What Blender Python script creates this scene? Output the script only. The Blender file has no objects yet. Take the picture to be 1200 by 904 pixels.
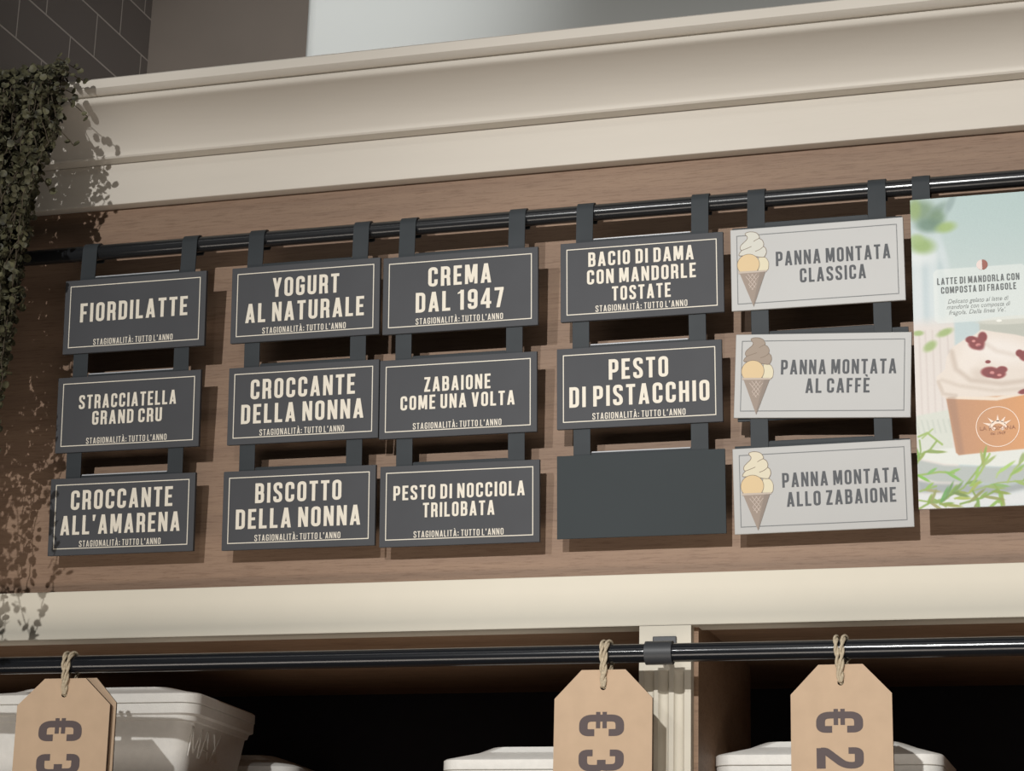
import bpy, bmesh, math, random
import numpy as np
from mathutils import Vector, Matrix

SC = bpy.context.scene
COL = SC.collection
random.seed(7)

# ------------------------------------------------------------------ camera
cam_d = bpy.data.cameras.new('camera')
cam = bpy.data.objects.new('camera', cam_d)
COL.objects.link(cam)
R_ = Vector((0.95808161, 0.28530915, 0.02604429))
U_ = Vector((0.0551518, -0.27287802, 0.96046648))
F_ = Vector((-0.2811368, 0.91876889, 0.27717473))
C_ = Vector((1.0, -2.9905443, 1.6))
cam.matrix_world = Matrix(((R_.x, U_.x, -F_.x, C_.x), (R_.y, U_.y, -F_.y, C_.y), (R_.z, U_.z, -F_.z, C_.z), (0, 0, 0, 1)))
cam_d.sensor_width = 36
cam_d.lens = 2455.42 / 1200 * 36
cam_d.clip_start = 0.05
SC.camera = cam

# ------------------------------------------------------------------ world, lights, exposure
SC.view_settings.view_transform = 'Standard'
SC.view_settings.look = 'None'
SC.view_settings.gamma = 1
SC.view_settings.use_curve_mapping = False
SC.view_settings.exposure = 0.0
world = bpy.data.worlds.new('shop_world')
SC.world = world
world.use_nodes = True
world.node_tree.nodes['Background'].inputs[0].default_value = (0.95, 0.94, 0.92, 1)
world.node_tree.nodes['Background'].inputs[1].default_value = 0.06


def spot(name, loc, target, watts, angle, blend, size, color):
    l = bpy.data.lights.new(name, 'SPOT')
    l.energy = watts; l.spot_size = math.radians(angle); l.spot_blend = blend
    l.shadow_soft_size = size; l.color = color
    o = bpy.data.objects.new(name, l); COL.objects.link(o)
    o.location = loc
    o.rotation_euler = (Vector(target) - Vector(loc)).to_track_quat('-Z', 'Y').to_euler()
    return o


WARM = (1.0, 0.99, 0.968)
spot('track_spot_right', (0.40, -3.5, 3.12), (1.05, 0, 2.32), 385, 51, 1.0, 0.02, WARM)
spot('track_spot_left', (-0.42, -3.5, 3.12), (-0.95, 0, 2.66), 250, 54, 1.0, 0.02, WARM)
spot('wall_washer', (-0.25, -0.9, 4.6), (-0.70, 0.9, 3.75), 96, 40, 1.0, 0.05, (0.95, 0.98, 1.0))
la = bpy.data.lights.new('overhead_fill_light', 'AREA')  # unseen area light added overhead for a soft highlight along the rails
la.shape = 'RECTANGLE'; la.size = 5.0; la.size_y = 0.25; la.energy = 7; la.color = (1, 0.97, 0.92)
lao = bpy.data.objects.new('overhead_fill_light', la); COL.objects.link(lao)
lao.location = (0.2, -2.2, 4.3)
lao.rotation_euler = (Vector((0.2, 0, 2.6)) - lao.location).to_track_quat('-Z', 'Y').to_euler()

lc = bpy.data.lights.new('low_fill_light', 'AREA')      # unseen fill added below to brighten cornice and cabinet undersides
lc.shape = 'RECTANGLE'; lc.size = 3.4; lc.size_y = 0.5; lc.energy = 20; lc.color = (1, 0.90, 0.80)
lco = bpy.data.objects.new('low_fill_light', lc); COL.objects.link(lco)
lco.location = (0.0, -1.5, 0.95)
lco.rotation_euler = (Vector((0.0, -0.1, 2.8)) - lco.location).to_track_quat('-Z', 'Y').to_euler()


# ------------------------------------------------------------------ materials
def lin(c):
    return tuple(((v / 255) / 12.92 if v / 255 <= 0.04045 else ((v / 255 + 0.055) / 1.055) ** 2.4) for v in c)


def mat(name, rgb, rough=0.5, metal=0.0, spec=0.5, var=0.0, scale=20, bump=0.0, bscale=None, stretch=(1, 1, 1), rgb2=None):
    m = bpy.data.materials.new(name); m.use_nodes = True
    nt = m.node_tree; b = nt.nodes['Principled BSDF']
    col = lin(rgb)
    b.inputs['Base Color'].default_value = (*col, 1)
    b.inputs['Roughness'].default_value = rough
    b.inputs['Metallic'].default_value = metal
    b.inputs['Specular IOR Level'].default_value = spec
    if var or bump or rgb2:
        tc = nt.nodes.new('ShaderNodeTexCoord'); mp = nt.nodes.new('ShaderNodeMapping')
        mp.inputs['Scale'].default_value = stretch
        nt.links.new(tc.outputs['Object'], mp.inputs['Vector'])
        nz = nt.nodes.new('ShaderNodeTexNoise'); nz.inputs['Scale'].default_value = scale
        nz.inputs['Detail'].default_value = 6
        nt.links.new(mp.outputs[0], nz.inputs['Vector'])
        if var or rgb2:
            rp = nt.nodes.new('ShaderNodeValToRGB')
            a = tuple(v * (1 - var) for v in col); c2 = lin(rgb2) if rgb2 else tuple(min(1, v * (1 + var)) for v in col)
            rp.color_ramp.elements[0].color = (*a, 1); rp.color_ramp.elements[0].position = 0.32
            rp.color_ramp.elements[1].color = (*c2, 1); rp.color_ramp.elements[1].position = 0.68
            nt.links.new(nz.outputs[0], rp.inputs[0]); nt.links.new(rp.outputs[0], b.inputs['Base Color'])
        if bump:
            bn = nt.nodes.new('ShaderNodeBump'); bn.inputs['Strength'].default_value = bump; bn.inputs['Distance'].default_value = 0.002
            n2 = nz
            if bscale:
                n2 = nt.nodes.new('ShaderNodeTexNoise'); n2.inputs['Scale'].default_value = bscale
                nt.links.new(mp.outputs[0], n2.inputs['Vector'])
            nt.links.new(n2.outputs[0], bn.inputs['Height']); nt.links.new(bn.outputs[0], b.inputs['Normal'])
    return m


def wood_mat(name, c1, c2, c3, rough=0.55):
    m = bpy.data.materials.new(name); m.use_nodes = True
    nt = m.node_tree; b = nt.nodes['Principled BSDF']; L = nt.links
    tc = nt.nodes.new('ShaderNodeTexCoord')
    def nz(sc, det, st):
        mp = nt.nodes.new('ShaderNodeMapping'); mp.inputs['Scale'].default_value = st
        L.new(tc.outputs['Object'], mp.inputs['Vector'])
        n = nt.nodes.new('ShaderNodeTexNoise'); n.inputs['Scale'].default_value = sc; n.inputs['Detail'].default_value = det
        n.inputs['Roughness'].default_value = 0.65
        L.new(mp.outputs[0], n.inputs['Vector']); return n
    n1 = nz(3.0, 6, (0.5, 6, 14)); n2 = nz(14, 8, (1.6, 10, 22)); n3 = nz(60, 4, (1.5, 12, 12))
    r1 = nt.nodes.new('ShaderNodeValToRGB')
    r1.color_ramp.elements[0].color = (*lin(c1), 1); r1.color_ramp.elements[0].position = 0.3
    r1.color_ramp.elements[1].color = (*lin(c2), 1); r1.color_ramp.elements[1].position = 0.7
    L.new(n1.outputs[0], r1.inputs[0])
    r2 = nt.nodes.new('ShaderNodeValToRGB')
    r2.color_ramp.elements[0].color = (*lin(c3), 1); r2.color_ramp.elements[0].position = 0.36
    r2.color_ramp.elements[1].color = (1, 1, 1, 1); r2.color_ramp.elements[1].position = 0.5
    L.new(n2.outputs[0], r2.inputs[0])
    mx = nt.nodes.new('ShaderNodeMix'); mx.data_type = 'RGBA'; mx.blend_type = 'MULTIPLY'; mx.inputs[0].default_value = 0.30
    L.new(r1.outputs[0], mx.inputs[6]); L.new(r2.outputs[0], mx.inputs[7])
    r3 = nt.nodes.new('ShaderNodeValToRGB')
    r3.color_ramp.elements[0].color = (0.45, 0.4, 0.36, 1); r3.color_ramp.elements[0].position = 0.34
    r3.color_ramp.elements[1].color = (1, 1, 1, 1); r3.color_ramp.elements[1].position = 0.42
    L.new(n3.outputs[0], r3.inputs[0])
    mx2 = nt.nodes.new('ShaderNodeMix'); mx2.data_type = 'RGBA'; mx2.blend_type = 'MULTIPLY'; mx2.inputs[0].default_value = 0.30
    L.new(mx.outputs[2], mx2.inputs[6]); L.new(r3.outputs[0], mx2.inputs[7])
    L.new(mx2.outputs[2], b.inputs['Base Color'])
    b.inputs['Roughness'].default_value = rough
    b.inputs['Specular IOR Level'].default_value = 0.3
    bn = nt.nodes.new('ShaderNodeBump'); bn.inputs['Strength'].default_value = 0.25; bn.inputs['Distance'].default_value = 0.001
    L.new(n2.outputs[0], bn.inputs['Height']); L.new(bn.outputs[0], b.inputs['Normal'])
    return m


def tile_mat(name):
    m = bpy.data.materials.new(name); m.use_nodes = True
    nt = m.node_tree; b = nt.nodes['Principled BSDF']; L = nt.links
    tc = nt.nodes.new('ShaderNodeTexCoord'); sp = nt.nodes.new('ShaderNodeSeparateXYZ'); cb = nt.nodes.new('ShaderNodeCombineXYZ')
    L.new(tc.outputs['Object'], sp.inputs[0]); L.new(sp.outputs[1], cb.inputs[0]); L.new(sp.outputs[2], cb.inputs[1])
    mp = nt.nodes.new('ShaderNodeMapping'); mp.inputs['Location'].default_value = (0.083, 0.0, 0)
    L.new(cb.outputs[0], mp.inputs[0])
    br = nt.nodes.new('ShaderNodeTexBrick')
    br.inputs['Scale'].default_value = 1.0; br.inputs['Mortar Size'].default_value = 0.0022
    br.inputs['Brick Width'].default_value = 0.231; br.inputs['Row Height'].default_value = 0.112
    br.inputs['Color1'].default_value = (*lin((112, 104, 99)), 1); br.inputs['Color2'].default_value = (*lin((119, 111, 106)), 1)
    br.inputs['Mortar'].default_value = (*lin((190, 180, 170)), 1)
    L.new(mp.outputs[0], br.inputs['Vector']); L.new(br.outputs[0], b.inputs['Base Color'])
    b.inputs['Roughness'].default_value = 0.3
    bn = nt.nodes.new('ShaderNodeBump'); bn.invert = True; bn.inputs['Strength'].default_value = 0.4; bn.inputs['Distance'].default_value = 0.002
    L.new(br.outputs[1], bn.inputs['Height']); L.new(bn.outputs[0], b.inputs['Normal'])
    return m


M = {}
M['cream'] = mat('cream_paint', (206, 199, 188), 0.45, spec=0.2, var=0.012, scale=12, bump=0.08, bscale=60, stretch=(0.4, 1, 3))
M['board'] = mat('cream_board_paint', (220, 213, 197), 0.55, spec=0.12, var=0.008, scale=25, bump=0.05, bscale=90)
M['oak'] = wood_mat('oak_veneer', (137, 112, 94), (157, 130, 108), (146, 120, 101))
M['oak_in'] = wood_mat('oak_shelf_board', (138, 110, 87), (156, 127, 102), (126, 100, 80))
M['black_panel'] = mat('black_laminate', (40, 41, 50), 0.7, var=0.1)
M['steel'] = mat('slate_powder_coat', (56, 60, 63), 0.5, spec=0.16, var=0.10, scale=14)
M['slate'] = mat('slate_sign_face', (76, 77, 80), 0.55, spec=0.15, var=0.06, scale=9, bump=0.03, bscale=200)
M['blank'] = mat('bare_slate_plate', (60, 65, 67), 0.6, spec=0.12, var=0.03, scale=7)
M['lip'] = mat('painted_lip_glint', (188, 190, 194), 0.3)  # pale grey paints the light caught along a lip's top edge
M['white'] = mat('white_sign_face', (174, 173, 170), 0.45, var=0.015, scale=12)
M['ivory_ink'] = mat('ivory_lettering', (228, 220, 204), 0.6)
M['grey_ink'] = mat('slate_lettering', (94, 96, 99), 0.6, spec=0.2)
M['thin_ink'] = mat('fine_grey_line', (120, 122, 122), 0.6)
M['rail'] = mat('black_chrome_tube', (26, 28, 32), 0.17, metal=0.0, spec=0.7)
M['bracket'] = mat('dark_bracket', (58, 60, 63), 0.45)
M['rail_top'] = mat('black_gunmetal_tube', (34, 35, 37), 0.2, spec=0.6)
M['kraft'] = mat('kraft_board', (196, 170, 143), 0.75, spec=0.2, var=0.035, scale=35, bump=0.05, bscale=300)
M['kraft_edge'] = mat('corrugated_edge', (70, 55, 46), 0.85, rgb2=(120, 96, 78), scale=330, var=0.3)
M['price_ink'] = mat('brown_grey_ink', (88, 76, 76), 0.7)
M['twine'] = mat('jute_twine', (190, 176, 152), 0.9, spec=0.1, var=0.2, scale=300, bump=0.4)
M['foam'] = mat('white_foam', (238, 236, 230), 0.55, var=0.03, scale=90, bump=0.18, bscale=420)
M['taupe'] = mat('taupe_plaster', (120, 109, 99), 0.8, var=0.06, scale=4)
M['white_wall'] = mat('white_plaster', (218, 219, 214), 0.7, var=0.01, scale=3)
M['tile'] = tile_mat('dark_glazed_tile')
M['leaf'] = mat('dark_round_leaf', (44, 43, 33), 0.55, spec=0.3, rgb2=(98, 95, 70), var=0.35, scale=70)
M['stem'] = mat('leaf_stem', (74, 64, 50), 0.7)
M['concrete'] = mat('shop_floor', (120, 114, 106), 0.6, var=0.08, scale=3)


# ------------------------------------------------------------------ mesh helpers
class MB:
    def __init__(s):
        s.v = []; s.f = []

    def add(s, vs, fs):
        n = len(s.v); s.v += [tuple(v) for v in vs]; s.f += [tuple(n + i for i in f) for f in fs]; return s

    def box(s, x0, x1, y0, y1, z0, z1):
        return s.add([(x0, y0, z0), (x1, y0, z0), (x1, y1, z0), (x0, y1, z0), (x0, y0, z1), (x1, y0, z1), (x1, y1, z1), (x0, y1, z1)],
                     [(0, 3, 2, 1), (4, 5, 6, 7), (0, 1, 5, 4), (1, 2, 6, 5), (2, 3, 7, 6), (3, 0, 4, 7)])

    def flat(s, pts, y):                                   # polygon in the xz plane facing -y
        a = sum(p[0] * q[1] - q[0] * p[1] for p, q in zip(pts, pts[1:] + pts[:1]))
        if a < 0: pts = pts[::-1]
        return s.add([(p[0], y, p[1]) for p in pts], [tuple(range(len(pts)))])

    def prism(s, pts, y0, y1):                             # xz outline extruded in y (y0 front)
        a = sum(p[0] * q[1] - q[0] * p[1] for p, q in zip(pts, pts[1:] + pts[:1]))
        if a < 0: pts = pts[::-1]
        n = len(pts)
        return s.add([(p[0], y0, p[1]) for p in pts] + [(p[0], y1, p[1]) for p in pts],
                     [tuple(range(n)), tuple(range(2 * n - 1, n - 1, -1))] + [(i, i + n, (i + 1) % n + n, (i + 1) % n) for i in range(n)])

    def extrude_x(s, prof, x0, x1):                        # closed yz profile run along x
        n = len(prof)
        s.add([(x0, y, z) for y, z in prof] + [(x1, y, z) for y, z in prof],
              [(i, (i + 1) % n, (i + 1) % n + n, i + n) for i in range(n)] + [tuple(range(n - 1, -1, -1)), tuple(range(n, 2 * n))])
        return s

    def tube(s, path, r, n=10, cap=True, up=Vector((0.13, 0.9, 0.41))):
        path = [Vector(p) for p in path]; rings = []
        for i, p in enumerate(path):
            t = (path[min(i + 1, len(path) - 1)] - path[max(i - 1, 0)]).normalized()
            a = t.cross(up); a = a.normalized() if a.length > 1e-4 else t.orthogonal().normalized()
            b = t.cross(a)
            rr = r(i / (len(path) - 1)) if callable(r) else r
            rings.append([p + rr * (math.cos(2 * math.pi * k / n) * a + math.sin(2 * math.pi * k / n) * b) for k in range(n)])
        vs = [v for q in rings for v in q]; fs = []
        for i in range(len(path) - 1):
            for k in range(n):
                fs.append((i * n + k, i * n + (k + 1) % n, (i + 1) * n + (k + 1) % n, (i + 1) * n + k))
        if cap:
            fs.append(tuple(range(n - 1, -1, -1))); fs.append(tuple(range((len(path) - 1) * n, len(path) * n)))
        return s.add(vs, fs)

    def build(s, name, m, parent=None, bevel=0.0, smooth=False, segs=2):
        me = bpy.data.meshes.new(name)
        me.from_pydata(s.v, [], s.f); me.validate(); me.update()
        bm = bmesh.new(); bm.from_mesh(me)
        bmesh.ops.recalc_face_normals(bm, faces=bm.faces) if bevel else None
        if bevel:
            es = [e for e in bm.edges if len(e.link_faces) == 2 and e.calc_face_angle(0) > 0.5]
            bmesh.ops.bevel(bm, geom=es, offset=bevel, segments=segs, affect='EDGES', profile=0.6)
        bm.to_mesh(me); bm.free()
        if smooth:
            for p in me.polygons: p.use_smooth = True
            if smooth == 'auto':
                try: me.set_sharp_from_angle(angle=math.radians(38))
                except Exception: pass
        for mm in (m if isinstance(m, (list, tuple)) else [m]): me.materials.append(mm)
        o = bpy.data.objects.new(name, me); COL.objects.link(o)
        if parent: o.parent = parent
        return o


def tag(o, label=None, cat=None, group=None, kind=None):
    if label: o['label'] = label
    if cat: o['category'] = cat
    if group: o['group'] = group
    if kind: o['kind'] = kind
    return o


def empty(name, loc, label, cat, group=None, rot=(0, 0, 0), scale=(1, 1, 1)):
    o = bpy.data.objects.new(name, None); COL.objects.link(o)
    o.empty_display_size = 0.05
    o.location = loc; o.rotation_euler = rot; o.scale = scale
    return tag(o, label, cat, group)


def struct(o):
    o['kind'] = 'structure'; return o


# ------------------------------------------------------------------ condensed capitals
T = 0.155


def fillet(pts, r, closed=False, n=5, sharp=()):
    out = []; N = len(pts)
    for i, p in enumerate(pts):
        p = Vector((*p, 0))
        if (not closed and i in (0, N - 1)) or i in sharp or r == 0:
            out.append((p.x, p.y)); continue
        a = Vector((*pts[i - 1], 0)); b = Vector((*pts[(i + 1) % N], 0))
        da = a - p; db = b - p
        rr = min(r, da.length * 0.49, db.length * 0.49)
        p0 = p + da.normalized() * rr; p1 = p + db.normalized() * rr
        for k in range(n + 1):
            t = k / n
            q = p0 * (1 - t) ** 2 + p * 2 * t * (1 - t) * 1.0 + p1 * t * t
            out.append((q.x, q.y))
    return out


def stroke(pts, t=T, closed=False):
    N = len(pts); L_ = []; R2 = []
    for i in range(N):
        p = Vector(pts[i])
        a = Vector(pts[i - 1]) if (i > 0 or closed) else None
        b = Vector(pts[(i + 1) % N]) if (i < N - 1 or closed) else None
        d1 = (p - a).normalized() if a is not None and (p - a).length > 1e-7 else None
        d2 = (b - p).normalized() if b is not None and (b - p).length > 1e-7 else None
        if d1 is None: d1 = d2
        if d2 is None: d2 = d1
        n1 = Vector((-d1.y, d1.x)); n2 = Vector((-d2.y, d2.x))
        nn = n1 + n2
        nn = nn.normalized() if nn.length > 1e-6 else n1
        k = 1 / max(0.5, nn.dot(n1))
        L_.append(tuple(p + nn * t / 2 * k)); R2.append(tuple(p - nn * t / 2 * k))
    qs = []
    for i in range(N if closed else N - 1):
        j = (i + 1) % N
        qs.append([L_[i], R2[i], R2[j], L_[j]])
    return qs


def rect(x0, y0, x1, y1): return [[(x0, y0), (x1, y0), (x1, y1), (x0, y1)]]


def glyph(ch, W=0.43, t=T):
    a = t / 2; b = W - a; tp = 1 - a; r = 0.15
    S = lambda p, rr=r, c=False, sh=(): stroke(fillet(p, rr, c, 5, sh), t, c)
    if ch in 'OQ0': return S([(a, a), (b, a), (b, tp), (a, tp)], r, True), W
    if ch == 'C': return S([(b, .64), (b, tp), (a, tp), (a, a), (b, a), (b, .36)]), W
    if ch == 'G': return S([(b, .68), (b, tp), (a, tp), (a, a), (b, a), (b, .47), (W * .5, .47)], r, False, (5,)), W
    if ch == 'D': return S([(a, a), (b, a), (b, tp), (a, tp)], r, True, (0, 3)), W
    if ch == 'B': return S([(a, a), (b, a), (b, .51), (a, .51)], .12, True, (0, 3)) + S([(a, .51), (b - .015, .51), (b - .015, tp), (a, tp)], .12, True, (0, 3)), W
    if ch == 'E': return rect(0, 0, t, 1) + rect(0, 0, .37, t * .95) + rect(0, .43, .33, .43 + t * .92) + rect(0, 1 - t * .95, .37, 1), .37
    if ch == 'È': return glyph('E')[0] + [[(.06, 1.24), (.22, 1.24), (.27, 1.08), (.17, 1.08)]], .37
    if ch == 'F': return rect(0, 0, t, 1) + rect(0, .42, .32, .42 + t * .92) + rect(0, 1 - t * .95, .36, 1), .36
    if ch == 'H': return rect(0, 0, t, 1) + rect(W - t, 0, W, 1) + rect(0, .42, W, .42 + t * .95), W
    if ch == 'I': return rect(0, 0, t, 1), t
    if ch == 'L': return rect(0, 0, t, 1) + rect(0, 0, .36, t * .95), .36
    if ch == 'T': return rect(.2 - a, 0, .2 + a, 1) + rect(0, 1 - t * .95, .4, 1), .4
    if ch in 'AÀ':
        W = .47; c = W / 2
        g = [[(0, 0), (t, 0), (c + t * .42, 1), (c - t * .55, 1)], [(W - t, 0), (W, 0), (c + t * .55, 1), (c - t * .42, 1)]] + rect(.1, .18, W - .1, .18 + t * .85)
        if ch == 'À': g = g + [[(c - .17, 1.24), (c - .01, 1.24), (c + .05, 1.08), (c - .05, 1.08)]]
        return g, W
    if ch == 'V': 
        W = .46; c = W / 2
        return [[(0, 1), (t, 1), (c + t * .42, 0), (c - t * .55, 0)], [(W - t, 1), (W, 1), (c + t * .55, 0), (c - t * .42, 0)]], W
    if ch == 'M':
        W = .56; c = W / 2
        return rect(0, 0, t * .9, 1) + rect(W - t * .9, 0, W, 1) + [[(0, 1), (t * 1.25, 1), (c + t * .4, .08), (c - t * .4, .08)], [(W - t * 1.25, 1), (W, 1), (c + t * .4, .08), (c - t * .4, .08)]], W
    if ch == 'N':
        W = .45
        return rect(0, 0, t * .92, 1) + rect(W - t * .92, 0, W, 1) + [[(0, 1), (t, 1), (W, 0), (W - t, 0)]], W
    if ch == 'P': return rect(0, 0, t, 1) + S([(a, .42), (b, .42), (b, tp), (a, tp)], r, True, (0, 3)), W
    if ch == 'R': return rect(0, 0, t, 1) + S([(a, .47), (b - .01, .47), (b - .01, tp), (a, tp)], r, True, (0, 3)) + S([(a, .47), (b - .01, .47), (b - .01, .2), (b + .01, 0)], .12), W
    if ch == 'S': return S([(b, .70), (b, tp), (a, tp), (a, .60), (b, .40), (b, a), (a, a), (a, .30)], .15), W
    if ch == 'U': return S([(a, 1), (a, a), (b, a), (b, 1)]), W
    if ch == 'Y':
        W = .45; c = W / 2
        return [[(0, 1), (t, 1), (c + t * .45, .34), (c - t * .55, .38)], [(W - t, 1), (W, 1), (c + t * .55, .38), (c - t * .45, .34)]] + rect(c - a, 0, c + a, .42), W
    if ch == 'Z': return rect(0, 0, .38, t * .95) + rect(0, 1 - t * .95, .38, 1) + [[(0, t * .6), (t * 1.1, t * .6), (.38, 1 - t * .6), (.38 - t * 1.1, 1 - t * .6)]], .38
    if ch == '1': return rect(.12, 0, .12 + t, 1) + [[(0, .80), (.14, .84), (.14, .97), (0, .86)]], .12 + t + .03
    if ch == '4': return rect(.24, 0, .24 + t, 1) + rect(0, .2, .46, .2 + t * .9) + [[(0, .2), (0, .34), (.24, 1), (.24 + t * .6, 1), (.24, .7), (.14, .3)]], .46
    if ch == '7': return rect(0, 1 - t * .95, .4, 1) + [[(.08, 0), (.08 + t, 0), (.4, 1 - t * .5), (.4 - t, 1 - t * .5)]], .4
    if ch == '9': return S([(a, .42), (b, .42), (b, tp), (a, tp)], r, True) + S([(b, .6), (b, a), (a, a), (a, .28)]), W
    if ch == ':': return rect(0, .08, .15, .24) + rect(0, .52, .15, .68), .15
    if ch == "'": return [[(.02, .68), (.1, .68), (.16, 1), (0, 1)]], .16
    return [], .10


def union(polys):
    """one clean layer of triangles for outlines that overlap"""
    from mathutils.geometry import delaunay_2d_cdt
    vs = []; fs = []
    S_ = 100.0
    for q in polys:
        a = sum(p[0] * r[1] - r[0] * p[1] for p, r in zip(q, q[1:] + q[:1]))
        if a < 0: q = q[::-1]
        n = len(vs); vs += [Vector((p[0] * S_, p[1] * S_)) for p in q]; fs.append(list(range(n, n + len(q))))
    if not vs: return []
    ov, oe, of, *_ = delaunay_2d_cdt(vs, [], fs, 0, 1e-5)

    def inside(x, y, q):
        r = False
        for (x0, y0), (x1, y1) in zip(q, q[1:] + q[:1]):
            if (y0 > y) != (y1 > y) and x < (x1 - x0) * (y - y0) / (y1 - y0) + x0: r = not r
        return r
    out = []
    for f in of:
        p = [(ov[i].x / S_, ov[i].y / S_) for i in f]
        cx = sum(v[0] for v in p) / len(p); cy = sum(v[1] for v in p) / len(p)
        if any(inside(cx, cy, q) for q in polys): out.append(p)
    return out


_cache = {}


def glyph_clean(ch, t=T):
    if (ch, t) not in _cache:
        g, w = glyph(ch, t=t); _cache[ch, t] = (union(g), w)
    return _cache[ch, t]


def text_polys(txt, x0, x1, z0, z1, gap=0.145, t=T):
    x = 0; polys = []
    for ch in txt:
        g, w = glyph_clean(ch, t)
        if ch == ' ': x += 0.185; continue
        polys += [[(p[0] + x, p[1]) for p in q] for q in g]
        x += w + gap
    tot = x - gap; sx = (x1 - x0) / tot; sz = z1 - z0
    return [[(x0 + p[0] * sx, z0 + p[1] * sz) for p in q] for q in polys]


def frame_polys(w, h, t):
    return rect(-w / 2, -h / 2, w / 2, -h / 2 + t) + rect(-w / 2, h / 2 - t, w / 2, h / 2) + rect(-w / 2, -h / 2 + t, -w / 2 + t, h / 2 - t) + rect(w / 2 - t, -h / 2 + t, w / 2, h / 2 - t)


# ------------------------------------------------------------------ the setting
struct(MB().box(-3.2, 2.6, -5.0, 1.45, -0.1, 0).build('floor', M['concrete']))
struct(MB().box(-1.5, 2.6, 0.0, 0.03, 2.17, 3.0).build('wall_back', M['oak']))
struct(MB().box(-1.38, -1.30, 0.30, 1.36, 0, 4.75).build('wall_left', M['tile']))
struct(MB().box(-1.30, -0.60, 1.34, 1.42, 0, 4.75).build('wall_rear', M['taupe']))
struct(MB().box(-0.691, 2.6, 0.90, 1.33, 0, 4.75).build('wall_right', M['white_wall'], bevel=0.028, segs=3, smooth='auto'))

# cornice: yz profile, front is -y
cove = []
y0c, z0c, y1c, z1c = -0.050, 2.9365, -0.129, 2.9895
for k in range(17):
    t = k / 16; a = t * math.pi / 2
    cy_ = 0.55 * (1 - math.cos(a)) + 0.45 * t; cz_ = 0.55 * math.sin(a) + 0.45 * t
    cove.append((y0c + (y1c - y0c) * cy_, z0c + (z1c - z0c) * cz_))
prof = [(0.0, 2.9295), (-0.0475, 2.9295), (-0.050, 2.932)] + cove
bead = [(-0.134, 2.9905), (-0.138, 2.993), (-0.1395, 2.9965), (-0.138, 3.000), (-0.134, 3.0020), (-0.129, 3.0022)]
top = [(-0.129, 3.0040), (-0.136, 3.0042), (-0.144, 3.0060), (-0.149, 3.0090), (-0.1515, 3.0105), (-0.1515, 3.0260), (-0.149, 3.0285), (0.0, 3.0285)]
prof = prof + bead + top
prof = [(y, z - 0.0026) for y, z in prof]
struct(MB().extrude_x(prof[::-1], -1.5, 2.6).build('trim_1', M['cream'], smooth='auto'))
# frieze board under the cornice
struct(MB().box(-1.5, 2.6, -0.024, 0.0, 2.853, 2.9267).build('trim_2', M['cream'], bevel=0.0025))

# wall cabinet below: fascia, pilaster, boards
cab = empty('wall_cabinet', (0, 0.3, 1.84), 'cream fronted oak wall cabinet with open shelves below the signs', 'cabinet')


def part(mb, name, m, **k):
    o = mb.build(name, m, cab, **k); o.matrix_parent_inverse = Matrix.Translation((0, -0.3, -1.84)); return o


part(MB().box(-1.5, 2.6, -0.021, 0.028, 2.1170, 2.1945), 'fascia_board', M['board'], bevel=0.002)
part(MB().box(-1.5, 2.6, 0.0285, 0.70, 2.125, 2.150), 'top_board', M['oak_in'])
part(MB().box(-1.5, 2.6, 0.70, 0.72, 1.82, 2.155), 'back_panel', M['black_panel'])
part(MB().box(-1.5, 2.6, -0.02, 0.70, 1.815, 1.84), 'shelf_board', M['oak_in'])
part(MB().box(0.314, 0.380, 0.0005, 0.42, 1.84, 2.1249), 'partition', M['oak_in'])
# pilaster with a plain head block and three grooves
pl = MB(); px0, px1 = 0.2965, 0.3735
levels = [(2.1168, 0.0), (2.052, 0.0), (2.049, 0.45), (2.045, 0.8), (2.039, 1.0), (1.84, 1.0)]
n = 64
rows_ = []
for zz, kd in levels:
    r = []
    for i in range(n + 1):
        u = i / n; d = 0.0
        for gc in (0.19, 0.48, 0.77):
            e = abs(u - gc) / 0.095
            if e < 1: d = max(d, math.sqrt(1 - e * e))
        r.append((px0 + (px1 - px0) * u, -0.021 + 0.006 * d * kd, zz))
    rows_.append(r + [(px1, 0.0, zz), (px0, 0.0, zz)])
N_ = n + 3
pl.add([v for r in rows_ for v in r], [(j * N_ + i, (j + 1) * N_ + i, (j + 1) * N_ + (i + 1) % N_, j * N_ + (i + 1) % N_) for j in range(len(levels) - 1) for i in range(N_)])
part(pl, 'pilaster', M['board'])


# ------------------------------------------------------------------ upper rail with its hooks' plane
LEAN = 0.080                                                # the sign chains lean towards the room at the top


def plane_y(z): return -0.043 - (z - 2.24) * LEAN


rz, ry, rr = 2.7543, -0.0597, 0.0128
ur = empty('sign_rail', (0.1, ry, rz), 'long black tube rail along the oak panel from which the signs hang', 'rail')
o = MB().tube([(-1.35 - 0.1 + 3.75 * i / 20, 0, 0) for i in range(21)], rr, 24).build('tube', M['rail_top'], ur, smooth='auto')
for x in (-1.3, 1.5):
    b = MB().tube([(x - 0.1, 0, 0), (x - 0.1, -ry, 0)], 0.007, 12)
    b.tube([(x - 0.1, 0.050, 0), (x - 0.1, -ry, 0)], 0.02, 16)
    b.build('wall_bracket', M['bracket'], ur, smooth='auto')

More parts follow.
